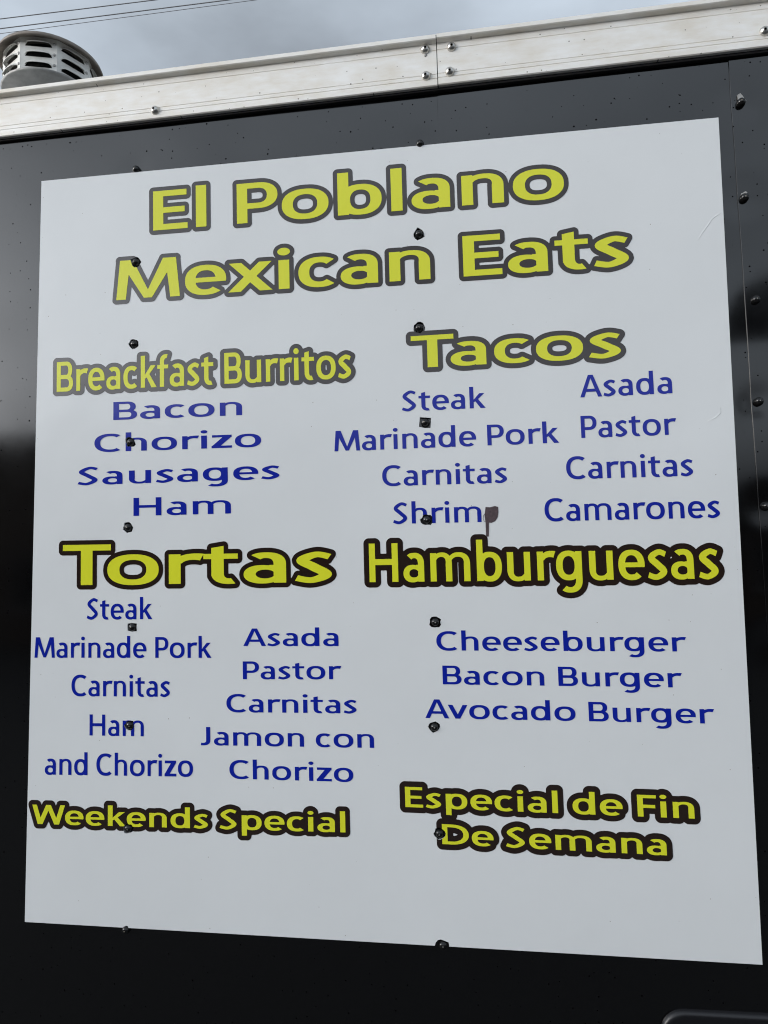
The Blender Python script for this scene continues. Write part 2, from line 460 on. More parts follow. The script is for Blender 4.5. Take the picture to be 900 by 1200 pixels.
# ------------------------------------------------------------------ materials
def mat(name):
    m = bpy.data.materials.new(name); m.use_nodes = True
    nt = m.node_tree; b = nt.nodes['Principled BSDF']
    return m, nt, b
def node(nt, kind, **kw):
    n = nt.nodes.new(kind)
    for k, v in kw.items():
        if k in n.inputs: n.inputs[k].default_value = v
        else: setattr(n, k, v)
    return n
def plain(name, col, rough=0.5, metal=0.0, ior=1.5, var=0.0, scale=20.0, bump=0.0):
    m, nt, b = mat(name)
    b.inputs['Roughness'].default_value = rough; b.inputs['Metallic'].default_value = metal; b.inputs['IOR'].default_value = ior
    b.inputs['Base Color'].default_value = (*col, 1)
    if var or bump:
        tc_ = node(nt, 'ShaderNodeTexCoord'); n = node(nt, 'ShaderNodeTexNoise', Scale=scale, Detail=5.0, Roughness=0.6)
        nt.links.new(tc_.outputs['Object'], n.inputs['Vector'])
        if var:
            r = node(nt, 'ShaderNodeValToRGB')
            r.color_ramp.elements[0].position = .3; r.color_ramp.elements[1].position = .7
            r.color_ramp.elements[0].color = (*[c * (1 - var) for c in col], 1); r.color_ramp.elements[1].color = (*[min(c * (1 + var), 1) for c in col], 1)
            nt.links.new(n.outputs['Fac'], r.inputs[0]); nt.links.new(r.outputs[0], b.inputs['Base Color'])
        if bump:
            bp = node(nt, 'ShaderNodeBump', Strength=bump, Distance=0.01)
            nt.links.new(n.outputs['Fac'], bp.inputs['Height']); nt.links.new(bp.outputs[0], b.inputs['Normal'])
    return m

def specks(nt, coord, scale, size, drop):
    """small dried splashes: dots in some of the cells of a voronoi, returned as a 0..1 mask"""
    v = node(nt, 'ShaderNodeTexVoronoi', Scale=scale); v.voronoi_dimensions = '2D'
    sx = node(nt, 'ShaderNodeSeparateXYZ'); cx_ = node(nt, 'ShaderNodeCombineXYZ')
    nt.links.new(coord, sx.inputs[0]); nt.links.new(sx.outputs[0], cx_.inputs[0]); nt.links.new(sx.outputs[2], cx_.inputs[1])
    nt.links.new(cx_.outputs[0], v.inputs['Vector'])
    sep = node(nt, 'ShaderNodeSeparateColor'); nt.links.new(v.outputs['Color'], sep.inputs[0])
    a = node(nt, 'ShaderNodeMath', operation='MULTIPLY'); a.inputs[1].default_value = size; nt.links.new(sep.outputs[0], a.inputs[0])
    lt = node(nt, 'ShaderNodeMath', operation='LESS_THAN'); nt.links.new(v.outputs['Distance'], lt.inputs[0]); nt.links.new(a.outputs[0], lt.inputs[1])
    gt = node(nt, 'ShaderNodeMath', operation='GREATER_THAN'); gt.inputs[1].default_value = drop; nt.links.new(sep.outputs[1], gt.inputs[0])
    mu = node(nt, 'ShaderNodeMath', operation='MULTIPLY'); nt.links.new(lt.outputs[0], mu.inputs[0]); nt.links.new(gt.outputs[0], mu.inputs[1])
    return mu.outputs[0]

def black_paint():
    m, nt, b = mat('black_gloss_paint')
    tc_ = node(nt, 'ShaderNodeTexCoord'); L = nt.links
    sp = specks(nt, tc_.outputs['Object'], 70.0, 0.075, 0.66)
    sp2 = specks(nt, tc_.outputs['Object'], 34.0, 0.042, 0.6)
    mx = node(nt, 'ShaderNodeMath', operation='MAXIMUM'); L.new(sp, mx.inputs[0]); L.new(sp2, mx.inputs[1])
    dust = node(nt, 'ShaderNodeTexNoise', Scale=5.0, Detail=7.0, Roughness=0.65); L.new(tc_.outputs['Object'], dust.inputs['Vector'])
    rr = node(nt, 'ShaderNodeMapRange'); rr.inputs[1].default_value = .35; rr.inputs[2].default_value = .75; rr.inputs[3].default_value = .06; rr.inputs[4].default_value = .14
    L.new(dust.outputs['Fac'], rr.inputs[0])
    r2 = node(nt, 'ShaderNodeMix'); r2.data_type = 'FLOAT'; L.new(mx.outputs[0], r2.inputs[0]); L.new(rr.outputs[0], r2.inputs[2]); r2.inputs[3].default_value = .9
    L.new(r2.outputs[0], b.inputs['Roughness'])
    sl = node(nt, 'ShaderNodeMapRange'); sl.inputs[3].default_value = .5; sl.inputs[4].default_value = .02; L.new(mx.outputs[0], sl.inputs[0])
    L.new(sl.outputs[0], b.inputs['Specular IOR Level'])
    b.inputs['Base Color'].default_value = (.0015, .0015, .0017, 1); b.inputs['IOR'].default_value = 1.72
    return m
def vinyl(name, col, rough, dirt=True, ior=1.5):
    m, nt, b = mat(name); L = nt.links
    tc_ = node(nt, 'ShaderNodeTexCoord')
    n = node(nt, 'ShaderNodeTexNoise', Scale=4.0, Detail=8.0, Roughness=0.62); L.new(tc_.outputs['Object'], n.inputs['Vector'])
    r = node(nt, 'ShaderNodeValToRGB'); r.color_ramp.elements[0].position = .25; r.color_ramp.elements[1].position = .8
    k = .93 if dirt else .97
    r.color_ramp.elements[0].color = (*[c * k for c in col], 1); r.color_ramp.elements[1].color = (*col, 1)
    L.new(n.outputs['Fac'], r.inputs[0])
    cur = r.outputs[0]
    if dirt:
        sp = specks(nt, tc_.outputs['Object'], 34.0, 0.022, 0.85)
        mx = node(nt, 'ShaderNodeMix'); mx.data_type = 'RGBA'; L.new(sp, mx.inputs[0]); L.new(cur, mx.inputs[6]); mx.inputs[7].default_value = (.35, .33, .30, 1)
        cur = mx.outputs[2]
    L.new(cur, b.inputs['Base Color'])
    b.inputs['Roughness'].default_value = rough; b.inputs['IOR'].default_value = ior
    w = node(nt, 'ShaderNodeTexNoise', Scale=9.0, Detail=3.0, Roughness=0.5); L.new(tc_.outputs['Object'], w.inputs['Vector'])
    bp = node(nt, 'ShaderNodeBump', Strength=0.12, Distance=0.01); L.new(w.outputs['Fac'], bp.inputs['Height']); L.new(bp.outputs[0], b.inputs['Normal'])
    return m
def alu():
    m, nt, b = mat('mill_aluminium'); L = nt.links
    tc_ = node(nt, 'ShaderNodeTexCoord')
    mp1 = node(nt, 'ShaderNodeMapping'); mp1.inputs['Scale'].default_value = (9, 34, 34); L.new(tc_.outputs['Object'], mp1.inputs[0])
    n1 = node(nt, 'ShaderNodeTexNoise', Scale=3.0, Detail=6.0, Roughness=0.6); L.new(mp1.outputs[0], n1.inputs['Vector'])
    n2 = node(nt, 'ShaderNodeTexNoise', Scale=14.0, Detail=6.0, Roughness=0.65); L.new(tc_.outputs['Object'], n2.inputs['Vector'])
    ad = node(nt, 'ShaderNodeMath', operation='ADD'); L.new(n1.outputs['Fac'], ad.inputs[0]); L.new(n2.outputs['Fac'], ad.inputs[1])
    r = node(nt, 'ShaderNodeValToRGB'); e = r.color_ramp.elements
    e[0].position = .34; e[0].color = (.82, .77, .68, 1); e[1].position = .62; e[1].color = (.95, .94, .91, 1)
    hf = node(nt, 'ShaderNodeMath', operation='MULTIPLY'); hf.inputs[1].default_value = .5; L.new(ad.outputs[0], hf.inputs[0]); L.new(hf.outputs[0], r.inputs[0])
    sp = specks(nt, tc_.outputs['Object'], 55.0, 0.055, 0.55)
    mx = node(nt, 'ShaderNodeMix'); mx.data_type = 'RGBA'; L.new(sp, mx.inputs[0]); L.new(r.outputs[0], mx.inputs[6]); mx.inputs[7].default_value = (.30, .28, .25, 1)
    L.new(mx.outputs[2], b.inputs['Base Color'])
    b.inputs['Metallic'].default_value = .25; b.inputs['Roughness'].default_value = .6
    bp = node(nt, 'ShaderNodeBump', Strength=0.05, Distance=0.005); L.new(n1.outputs['Fac'], bp.inputs['Height']); L.new(bp.outputs[0], b.inputs['Normal'])
    return m

M = dict(
    paint=black_paint(), white=vinyl('white_vinyl', (.797, .82, .826), .22), yellow=vinyl('yellow_vinyl', (.77, .79, .035), .16, False),
    ink=vinyl('black_vinyl', (.020, .011, .008), .12, False, 1.72), blue=vinyl('blue_vinyl', (.005, .017, .33), .16, False, 1.42),
    alu=alu(), rubber=plain('black_rubber', (.006, .006, .007), .75), screw=plain('black_screw', (.008, .008, .008), .13, 0.0),
    steel=plain('zinc_screw', (.62, .60, .56), .3, 1.0, var=.15, scale=300), recess=plain('screw_recess', (.015, .014, .013), .8),
    galv=plain('galvanised_sheet', (.76, .75, .71), .5, .15, var=.14, scale=26), galv2=plain('galvanised_dull', (.40, .395, .38), .55, .35, var=.25, scale=22),
    rust=plain('tarnished_sheet', (.24, .21, .18), .6, .3, var=.3, scale=30), dark=plain('slot_shade', (.006, .006, .006), .9),
    torn=plain('torn_adhesive', (.075, .050, .056), .45, var=.35, scale=260), wire=plain('cable_black', (.2, .2, .21), .6),
    asphalt=plain('asphalt', (.045, .045, .045), .9, var=.25, scale=18, bump=.4), wood=plain('weathered_wood', (.16, .12, .09), .85, var=.3, scale=9),
    brick=plain('brown_stucco', (.12, .085, .065), .9, var=.2, scale=6, bump=.3), roof=plain('roof_metal', (.10, .10, .105), .55, var=.1),
    glassd=plain('dark_window', (.02, .022, .025), .08), trim=plain('grey_trim', (.35, .34, .33), .6), tyre=plain('tyre_rubber', (.02, .02, .02), .85),
    rim=plain('rim_steel', (.5, .5, .5), .35, .8), leaf=plain('leaf_green', (.05, .085, .03), .7, var=.3, scale=4), bark=plain('bark', (.10, .075, .055), .9, var=.3, scale=9, bump=.5),
    hatch=plain('hatch_moulding', (.010, .010, .012), .35), dome_face=plain('dome_dark_face', (.012, .012, .014), .5),
)

# ------------------------------------------------------------------ ground
g = link('asphalt_ground', mesh('ground', [(-400, -400, 0), (400, -400, 0), (400, 400, 0), (-400, 400, 0)], [(0, 1, 2, 3)]), M['asphalt'])
g['kind'] = 'structure'

# ------------------------------------------------------------------ the trailer
trailer = thing('food_trailer', 'glossy black food trailer wall with pale aluminium top rail, behind the white menu sign', 'trailer', (0, 0, 0))
X0, X1, ZB, ZT = -3.07, 2.18, 0.50, 2.33
C1 = [(159, 198), (159, 307), (157, 403), (153, 518), (150, 618), (155, 735), (152, 850), (150, 971), (147, 1090)]
C2 = [(492, 168), (491, 274), (491, 384), (498, 495), (500, 609), (510, 729), (509, 852), (515, 977), (519, 1108)]
C3 = [(869, 119), (873, 231), (886, 351), (890, 470), (899, 593)]
SCREWS = []                                       # (x, z, dent depth)
for c_, dep in ((C1, .0007), (C2, .0004), (C3, .0010)):
    for k, p in enumerate(c_):
        q = at(*p, -.004)
        SCREWS.append((q[0], q[2], .0001 if p == (886, 351) else dep * random.uniform(.8, 1.3)))
for xc in (-1.07, -.663, -.256, 1.378, 1.785):
    for k in range(13):
        SCREWS.append((xc + random.uniform(-.004, .004), .62 + .1295 * k + random.uniform(-.006, .006), .0006))
for xc in (.147, .560, .968):
    for k in range(13):
        z = .62 + .1295 * k
        if z < 1.10 or (xc > .9 and z < 1.62): SCREWS.append((xc, z, .0006))
SN = np.array(SCREWS)
def wave(x, z):
    f = np.zeros_like(x)
    rs = np.random.RandomState(3)
    for _ in range(16):
        kx, kz = rs.uniform(-1, 1) * 13, rs.uniform(-1, 1) * 11
        f += np.sin(kx * x + kz * z + rs.uniform(0, 6.28)) * .00020 / (0.5 + math.hypot(kx, kz) / 10)
    f += .00024 * np.cos((x - .147) / .407 * 2 * math.pi)
    for sx, sz, dp in SCREWS:
        r2 = (x - sx) ** 2 + (z - sz) ** 2
        f += dp * np.exp(-r2 / (2 * .016 ** 2)) + dp * .5 * np.exp(-r2 / (2 * .045 ** 2))
    return f                                      # metres pushed inwards
def panel(xa, xb, y0):
    fine = lambda a, b_, st: list(np.arange(a, b_, st))
    lo, hi = max(xa, -.45), min(xb, 1.30)
    xs = (fine(xa, lo, .12) if lo > xa else []) + (fine(lo, hi, .0065) if hi > lo else fine(xa, xb, .12)) + (fine(max(hi, xa), xb, .12) if xb > hi > lo else []) + [xb]
    xs = sorted(set(np.round(xs, 5)))
    zs = fine(ZB, .95, .05) + fine(.95, ZT, .0065) + [ZT]
    GX, GZ = np.meshgrid(xs, zs)
    GY = y0 + wave(GX, GZ)
    n = len(xs); V = [(a, b_, c_) for a, b_, c_ in zip(GX.ravel(), GY.ravel(), GZ.ravel())]
    F = [(j * n + i, j * n + i + 1, (j + 1) * n + i + 1, (j + 1) * n + i) for j in range(len(zs) - 1) for i in range(n - 1)]
    # left edge folded back to the sheet below
    b0 = len(V)
    for j, z in enumerate(zs):
        V += [(xs[0], GY[j, 0], z), (xs[0] - .0004, GY[j, 0] + .0004, z), (xs[0] - .0004, GY[j, 0] + .004, z)]
    for j in range(len(zs) - 1):
        F.append((b0 + 3 * j + 1, b0 + 3 * j, b0 + 3 * j + 3, b0 + 3 * j + 4))
        F.append((b0 + 3 * j + 2, b0 + 3 * j + 1, b0 + 3 * j + 4, b0 + 3 * j + 5))
    return link('side_panel', mesh('side_panel', V, F), M['paint'], trailer, True)
XE = [X0, -1.85, -.63, .5882, .9600, X1]
for k in range(5):
    panel(XE[k], XE[k + 1] + (.02 if k < 4 else 0), [0, 0, 0, -.0002, -.0014][k])

# closed body behind the skin, roof, floor rail
for nm, bx_, mt in (('end_wall', (X0, .006, ZB, X0 + .03, 2.03, ZT), 'paint'), ('end_wall', (X1 - .03, .006, ZB, X1, 2.03, ZT), 'paint'), ('far_wall', (X0, 2.03, ZB, X1, 2.06, ZT), 'paint'),
                    ('floor', (X0, .006, ZB - .06, X1, 2.06, ZB), 'rubber'), ('roof', (X0, .004, ZT - .004, X1, 2.06, ZT + .004), 'galv2'), ('bottom_rail', (X0, -.012, ZB - .07, X1, .006, ZB + .03), 'alu')):
    link(nm, box_mesh(nm, *bx_, bevel=.002), M[mt], trailer)
for xw in (-1.2, -.35):
    for yw in (.02, 1.86):
        w = link('wheel', lathe('wheel', [(.0, -.02), (.19, -.02), (.19, .17), (.0, .17)], 28, '-Y'), M['rim'], trailer); w.location = (xw, yw + .19, .33)
        link('tyre', lathe('tyre', [(.19, -.0), (.28, -.01), (.325, .02), (.33, .1), (.325, .16), (.28, .19), (.19, .18), (.19, 0)], 36, '-Y'), M['tyre'], w)
for yy in (-.02, 1.86):
    V, F = [], []
    for k in range(15):
        a = math.pi * k / 14
        for q, (rr, yo) in enumerate(((.38, 0), (.38, .2), (.40, .2), (.40, 0))):
            V.append((-.775 + math.cos(a) * (rr + .42), yy + yo, .33 + math.sin(a) * rr))
    for k in range(14):
        for q in range(4):
            F.append((k * 4 + q, k * 4 + (q + 1) % 4, k * 4 + 4 + (q + 1) % 4, k * 4 + 4 + q))
    link('wheel_arch', mesh('wheel_arch', V, F), M['alu'], trailer)

# top rail: an extrusion with an overhanging lip and fine grooves, in two visible lengths
YF = -.011
zb = .5 * (at(0, 161.7, YF)[2] + at(900, 52.8, YF)[2])
zt = float(np.mean([at(x, y, YF - .004)[2] for x, y in ((0, 107.5), (300, 68.5), (510, 39.5), (600, 31))]))
LH = zt - zb
def rail(xa, xb, dz=0.0):
    gr = []
    for fr in (.150, .235, .735):                 # three hairline grooves
        z = zb + LH * fr; gr += [(YF, z - .0005), (YF + .0008, z), (YF, z + .0005)]
    prof = [(.004, zb), (YF + .0012, zb), (YF, zb + .0012)] + gr + \
           [(YF, zt - .0085), (YF - .0065, zt - .0072), (YF - .0075, zt - .006), (YF - .0075, zt - .0008), (YF - .0065, zt), (.03, zt + .004), (.03, zt - .006), (.004, zt - .006)]
    n = len(prof); V = [(x, y, z + dz) for x in (xa, xb) for y, z in prof]
    F = [(i, (i + 1) % n, n + (i + 1) % n, n + i) for i in range(n)] + [tuple(range(n))[::-1], tuple(range(n, 2 * n))]
    bm = bmesh.new(); me = mesh('rail', V, F); bm.from_mesh(me)
    bmesh.ops.recalc_face_normals(bm, faces=bm.faces); bm.to_mesh(me); bm.free()
    return link('top_rail', me, M['alu'], trailer)
xj = at(512, 70, YF)[0]
rail(X0, xj - .0004); rail(xj + .0007, X1, .0006)
link('joint_backing', box_mesh('backing', xj - .0006, YF + .0008, zb + .0005, xj + .0009, .02, zt - .0012), M['rubber'], trailer)  # dark backing added so the rail joint reads as a dark gap
link('joint_backing', box_mesh('backing', xj - .0006, YF - .0066, zt - .0055, xj + .0009, YF + .0008, zt - .0014), M['rubber'], trailer)
zg = .5 * (at(0, 167.4, -.004)[2] + at(900, 60.4, -.004)[2])
link('rail_seal', box_mesh('rail_seal', X0, -.0055, zg, X1, .003, zb + .004, .0012), M['rubber'], trailer)

# screw heads: black ones in the sheets, plated ones in the rail
def screw_mesh(name, r_, h, mt, mrec, rec):
    prof = [(r_ * 1.12, -.004), (r_ * 1.12, .0002), (r_, .0012)]
    for k in range(1, 7):
        a = R(90 * k / 7); prof.append((r_ * math.cos(a), .0012 + h * math.sin(a)))
    top = prof[-1]
    prof += [(rec, .0012 + h * .985), (rec * .92, .0012 + h * .55), (0, .0012 + h * .5)]
    me = lathe(name, prof, 20, '-Y')
    me.materials.append(M[mt]); me.materials.append(M[mrec])
    for p in me.polygons:
        c = p.center; rr = math.hypot(c.x, c.z)
        p.material_index = 1 if rr < rec * .99 else 0
        p.use_smooth = rr > rec
    return me
sm = screw_mesh('screw', .0048, .0036, 'screw', 'steel', .0009)  # bright steel centre stands in for the glint on each black head
rm = screw_mesh('rail_screw', .0057, .0036, 'steel', 'recess', .0015)
for x, z, dp in SCREWS:
    o = link('screw', sm, None, trailer)
    o.location = (x, -.0032 + (0 if x < .9 else -.0004) + dp * .8, z)
    o.rotation_euler = (R(random.uniform(-7, 7)), random.uniform(0, 6.28), R(random.uniform(-7, 7)))
for p in ((181, 128.3), (498, 57), (529, 54), (499, 88), (527, 83), (896.5, 35.5)):
    q = at(*p, YF - .002); o = link('rail_screw', rm, None, trailer)
    o.location = (q[0], YF - .0002, q[2]); o.rotation_euler = (R(random.uniform(-8, 8)), random.uniform(-.4, .4), R(random.uniform(-8, 8)))
# bare metal where the paint has flaked off beside two screws
for pts in ([(864.5, 111), (867.5, 109.2), (870, 112), (874.5, 118), (872, 121.5), (866, 123), (864.8, 118)], [(868.5, 227), (874, 224), (876, 226), (871, 229), (869.6, 235), (867.6, 233)]):
    v, tr = union([([tuple(at(x, y, -.0022)[[0, 2]]) for x, y in pts], [])])
    link('paint_chip', flat_mesh('chip', v, tr, -.0024, .0015), M['galv2'], trailer)
# sealant blob under one of the joint screws
q = at(498.5, 64, YF)
bm = bmesh.new(); bmesh.ops.create_icosphere(bm, subdivisions=2, radius=1)
for v in bm.verts:
    v.co = (q[0] + v.co.x * .0024, YF + v.co.y * .0012, q[2] + v.co.z * .0036 + (v.co.x ** 2) * .001)
link('sealant_drip', bm_mesh('drip', bm), M['galv2'], trailer, True)

# compartment hatch: only its rounded upper corner shows below the sign
def rrect(x0, z0, x1, z1, r_, k=8):
    P = []
    for cx, cz, a0 in ((x1 - r_, z1 - r_, 0), (x0 + r_, z1 - r_, 90), (x0 + r_, z0 + r_, 180), (x1 - r_, z0 + r_, 270)):
        for i in range(k + 1):
            a = R(a0 + 90 * i / k); P.append((cx + r_ * math.cos(a), cz + r_ * math.sin(a)))
    return P
hx0, hz1 = at(774, 1215, 0)[0], at(850, 1188.5, -.006)[2]
hx1, hz0 = hx0 + .50, hz1 - .34
hatch = link('hatch_door', box_mesh('hatch', hx0 + .018, -.004, hz0 + .018, hx1 - .018, .004, hz1 - .018, .003), M['paint'], trailer)
V, F = [], []
prof = [(0, .003), (0, -.003), (.003, -.0062), (.006, -.006), (.010, -.0042), (.017, -.004), (.021, -.003), (.021, .003)]
n = 36
for ins, y in prof:
    V += [(x, y, z) for x, z in rrect(hx0 + ins, hz0 + ins, hx1 - ins, hz1 - ins, .028 - ins * .8)]
for i in range(len(prof) - 1):
    for k in range(n):
        F.append((i * n + k, i * n + (k + 1) % n, (i + 1) * n + (k + 1) % n, (i + 1) * n + k))
me = mesh('frame', V, F); bm = bmesh.new(); bm.from_mesh(me); bmesh.ops.recalc_face_normals(bm, faces=bm.faces); bm.to_mesh(me); bm.free()
link('hatch_frame', me, M['hatch'], hatch, True)
l = link('hatch_latch', box_mesh('latch', hx1 - .11, -.016, (hz0 + hz1) / 2 - .03, hx1 - .06, -.004, (hz0 + hz1) / 2 + .03, .004), M['steel'], hatch)

# ------------------------------------------------------------------ the menu sign: one printed vinyl sheet, cut open round the screws
sign = thing('menu_sign', 'large white menu sign with yellow headings and blue dishes on the black trailer', 'sign', (0, 0, 0))
YS = -.0040
def hole(px, py, rpx, kind='round', seed=0):
    rs = random.Random(seed * 31 + int(px) * 7 + int(py))
    P = []
    if kind == 'square':
        for a, b_ in ((-1, -.85), (0, -.92), (1, -.8), (1.02, .0), (.95, .9), (-.1, 1), (-.95, .85), (-1, .1)):
            P.append((px + rpx * (a + rs.uniform(-.1, .1)), py + rpx * (b_ + rs.uniform(-.1, .1))))
    else:
        for k in range(14):
            a = 2 * math.pi * k / 14; rr = rpx * rs.uniform(.82, 1.18)
            P.append((px + rr * math.cos(a), py + rr * math.sin(a)))
    return [tuple(at(x, y, YS)[[0, 2]]) for x, y in P]
HOLES = []
for p in C1[1:8] + C2[1:8]:
    if p in ((498, 495), (155, 735)): HOLES.append(hole(*p, 6.6 if p[0] == 498 else 5.2, 'square'))
    else: HOLES.append(hole(*p, 5.8 if p[0] < 300 else 6.8))
HOLES.append(hole(492, 167, 4.5)); HOLES.append(hole(518, 1108, 7.5)); HOLES.append(hole(147, 1089, 4.0))
corners = [at(x, y, YS)[[0, 2]] for x, y in ((29.0, 1080.4), (893.6, 1130.6), (842.0, 137.6), (48.6, 212.2))]
v, tr = union([([tuple(c) for c in corners], [])], HOLES, 1e-6)
sheet = link('sign_sheet', flat_mesh('sheet', v, tr, YS, .0026), M['white'], sign)
def near(subs, xa, xb, za, zb_):
    return [h for h in subs if max(p[0] for p in h) > xa and min(p[0] for p in h) < xb and max(p[1] for p in h) > za and min(p[1] for p in h) < zb_]
def lettering(text, xl, yl, xr, yr, cl, c2, bold):
    P, wid, a, b_ = set_text(text, bold)
    q = [at(x, y, YS)[[0, 2]] for x, y in ((xl, yl), (xr, yr), (xl, yl - cl), (xr, yr - c2))]
    hgt = .5 * ((q[2][1] - q[0][1]) + (q[3][1] - q[1][1]))
    tilt = ((q[3][1] - q[1][1]) - (q[2][1] - q[0][1])) * .8
    def f(p):
        u = (p[0] - a) / (b_ - a); e = p[1] / CAPH
        return (q[0][0] + (q[1][0] - q[0][0]) * u, q[0][1] + (q[1][1] - q[0][1]) * u + e * (hgt + tilt * (u - .5)))
    for k, word in enumerate(text.split()):
        pr = [([f(p) for p in o_], [[f(p) for p in h] for h in hs]) for (o_, hs), w_ in zip(P, wid) if w_ == k]
        xs = [p[0] for o_, _ in pr for p in o_]; zs = [p[1] for o_, _ in pr for p in o_]
        yield word, pr, near(HOLES, min(xs) - .01, max(xs) + .01, min(zs) - .01, max(zs) + .01)
HEAD = [('El Poblano', 179.7, 270.5, 661.6, 231.6, 46, 48.3, 4.3), ('Mexican Eats', 136.5, 352, 737.5, 311.2, 46, 48, 4.3),
        ('Breackfast Burritos', 66.7, 459.3, 411.8, 442.8, 34.6, 37, 4.3), ('Tacos', 482.4, 431.6, 728, 418.4, 37.3, 39.7, 4.6),
        ('Tortas', 73.7, 685.9, 389.4, 682, 47.3, 48, 4.4), ('Hamburguesas', 433.3, 682.2, 842.6, 678, 45.2, 47.5, 5.0),
        ('Weekends Special', 38, 965.2, 405, 975.3, 22.6, 23.3, 4.3), ('Especial de Fin', 475.1, 945.5, 814, 959.2, 23.6, 26, 4.9), ('De Semana', 518.5, 988.8, 781.5, 1002.2, 23.2, 25, 4.9)]
for text, xl, yl, xr, yr, cl, c2, d in HEAD:
    for word, pr, subs in lettering(text, xl, yl, xr, yr, cl, c2, .5):
        v0, t0 = union(pr)
        v, t_ = (union(pr, subs) if subs else (v0, t0))
        o = link('heading_word', flat_mesh('heading_word', v, t_, YS - .0006), M['yellow'], sign)
        o['label'] = 'yellow heading with dark outline reading ' + word
        loops = grow(v0, t0, d * .00140, .0008)
        v, t_ = parity(loops, subs, 1e-7)
        link('outline', flat_mesh('outline', v, t_, YS - .0003 - (.0001 if text.startswith('De') else 0)), M['ink'], o)
MENU = [('Bacon', 132.9, 492.2, 283.8, 486.4, 20.9, 21.3), ('Chorizo', 110.7, 530, 306.2, 523.4, 20.8, 21), ('Sausages', 90.8, 568.7, 327.6, 561, 20.9, 21.2), ('Ham', 156.5, 604.6, 270.7, 601.7, 21.1, 21.4),
        ('Steak', 471, 482, 569.2, 477.9, 23.4, 24), ('Marinade Pork', 392, 529, 655.5, 518.8, 24, 24.2), ('Carnitas', 448.2, 569.8, 594.4, 565.6, 24, 24.2), ('Shrim', 460.7, 614, 564.4, 611.7, 24.7, 24.9),
        ('Asada', 680, 465.8, 788, 460.8, 26, 26), ('Pastor', 681.3, 513.3, 793.3, 509.2, 25.8, 26), ('Carnitas', 664, 561.6, 812.5, 557.6, 26.3, 26.5), ('Camarones', 638.7, 611, 844, 606.5, 26.7, 27),
        ('Steak', 101.6, 725.8, 178.7, 725.6, 24.4, 24.8), ('Marinade Pork', 40.5, 770.7, 248, 770.9, 24, 24.4), ('Carnitas', 83.8, 815.6, 199.2, 816.6, 24.8, 24.9), ('Ham', 105, 861.8, 168.6, 862.8, 24.7, 24.9), ('and Chorizo', 52.5, 907.6, 226.3, 910.2, 25.4, 25.6),
        ('Asada', 285.2, 757, 396.8, 757, 20.5, 20.8), ('Pastor', 284.7, 795.9, 400.4, 795.9, 20.9, 21), ('Carnitas', 265.5, 834.4, 418, 836, 21.1, 21.4), ('Jamon con', 235.3, 873, 438.5, 876.4, 21.3, 21.8), ('Chorizo', 269, 912.3, 414.2, 916.4, 21.8, 22.2),
        ('Cheeseburger', 511.7, 762.2, 804.8, 763.4, 22.4, 22.8), ('Bacon Burger', 519, 801.8, 799.9, 805.6, 21.8, 23), ('Avocado Burger', 498.5, 841.3, 837.7, 848, 22, 23.2)]
for text, xl, yl, xr, yr, cl, c2 in MENU:
    for word, pr, subs in lettering(text, xl, yl, xr, yr, cl, c2, 0.32):
        v, t_ = union(pr, subs)
        o = link('menu_word', flat_mesh('menu_word', v, t_, YS - .0003), M['blue'], sign)
        o['label'] = 'blue menu lettering reading ' + word
# the scraped-off last letter of Shrimp
tp = [(569, 594), (574, 594.5), (580, 593), (583.6, 594), (584, 600), (583.2, 606), (580.5, 610.5), (576, 612.6), (573, 612.4), (572.8, 628.6), (569.6, 628.8), (569, 613), (567.8, 604)]
v, tr = union([([tuple(at(x, y, YS)[[0, 2]]) for x, y in tp], [])])
o = link('torn_patch', flat_mesh('patch', v, tr, YS - .0004), M['torn'], sign); o['label'] = 'dark brown scraped patch where the last letter of Shrimp was'
o = link('torn_edge', tube_mesh('torn_edge', [tuple(at(x, y, YS - .0004)) for x, y in ((569, 601), (566.6, 604), (566, 608), (567.6, 611), (570, 611.6))], .00022, 5), M['torn'], sign)
# creases in the vinyl near the right edge
for pts in ([(846, 249.5), (841, 252.5), (834, 257), (829, 264), (823, 273), (817, 283)], [(843, 249), (839.5, 252)], [(845, 477), (844, 484), (838, 490), (829, 494)], [(762, 171), (768, 168)]):
    n_ = len(pts)
    link('crease', tube_mesh('crease', [tuple(at(x + random.uniform(-.5, .5), y + random.uniform(-.5, .5), YS + .0003)) for x, y in pts], [(.0003 if k in (0, n_ - 1) else .0007) for k in range(n_)], 6), M['white'], sheet, True)

# ------------------------------------------------------------------ louvred vent cap standing on the roof behind the rail
VY = .34
VS = .72                                          # drawn at a 0.26 m cap, scaled to this one
vb = at(60, 116, VY)
vent = thing('roof_vent', 'grey louvred metal vent cap standing on the roof behind the rail', 'vent', (float(vb[0]), VY, ZT + .004))
vent.scale = (VS, VS, VS)
vh = (float(vb[2]) - (ZT + .004)) / VS                   # height of the disc above the roof
VR, NS = .110, 8
link('vent_pipe', lathe('pipe', [(.062, 0), (.062, vh + .02), (.055, vh + .02), (.055, 0), (.062, 0)], 32), M['galv2'], vent, True)
link('base_flange', lathe('flange', [(.062, 0), (.075, .01), (.13, .012), (.13, .0), (.062, 0)], 32), M['galv2'], vent, True)
link('lower_disc', lathe('disc', [(.058, vh - .028), (.066, vh - .026), (.085, vh - .010), (.121, vh - .005), (.125, vh + .000), (.121, vh + .003), (.085, vh + .001), (.058, vh)], 40), M['galv2'], vent, True)
HD = .098
link('inner_drum', lathe('drum', [(.0, vh + .001), (.086, vh + .001), (.086, vh + HD), (.0, vh + HD)], 24), M['dark'], vent)  # near-black core, paints the shade seen through the louvre slots
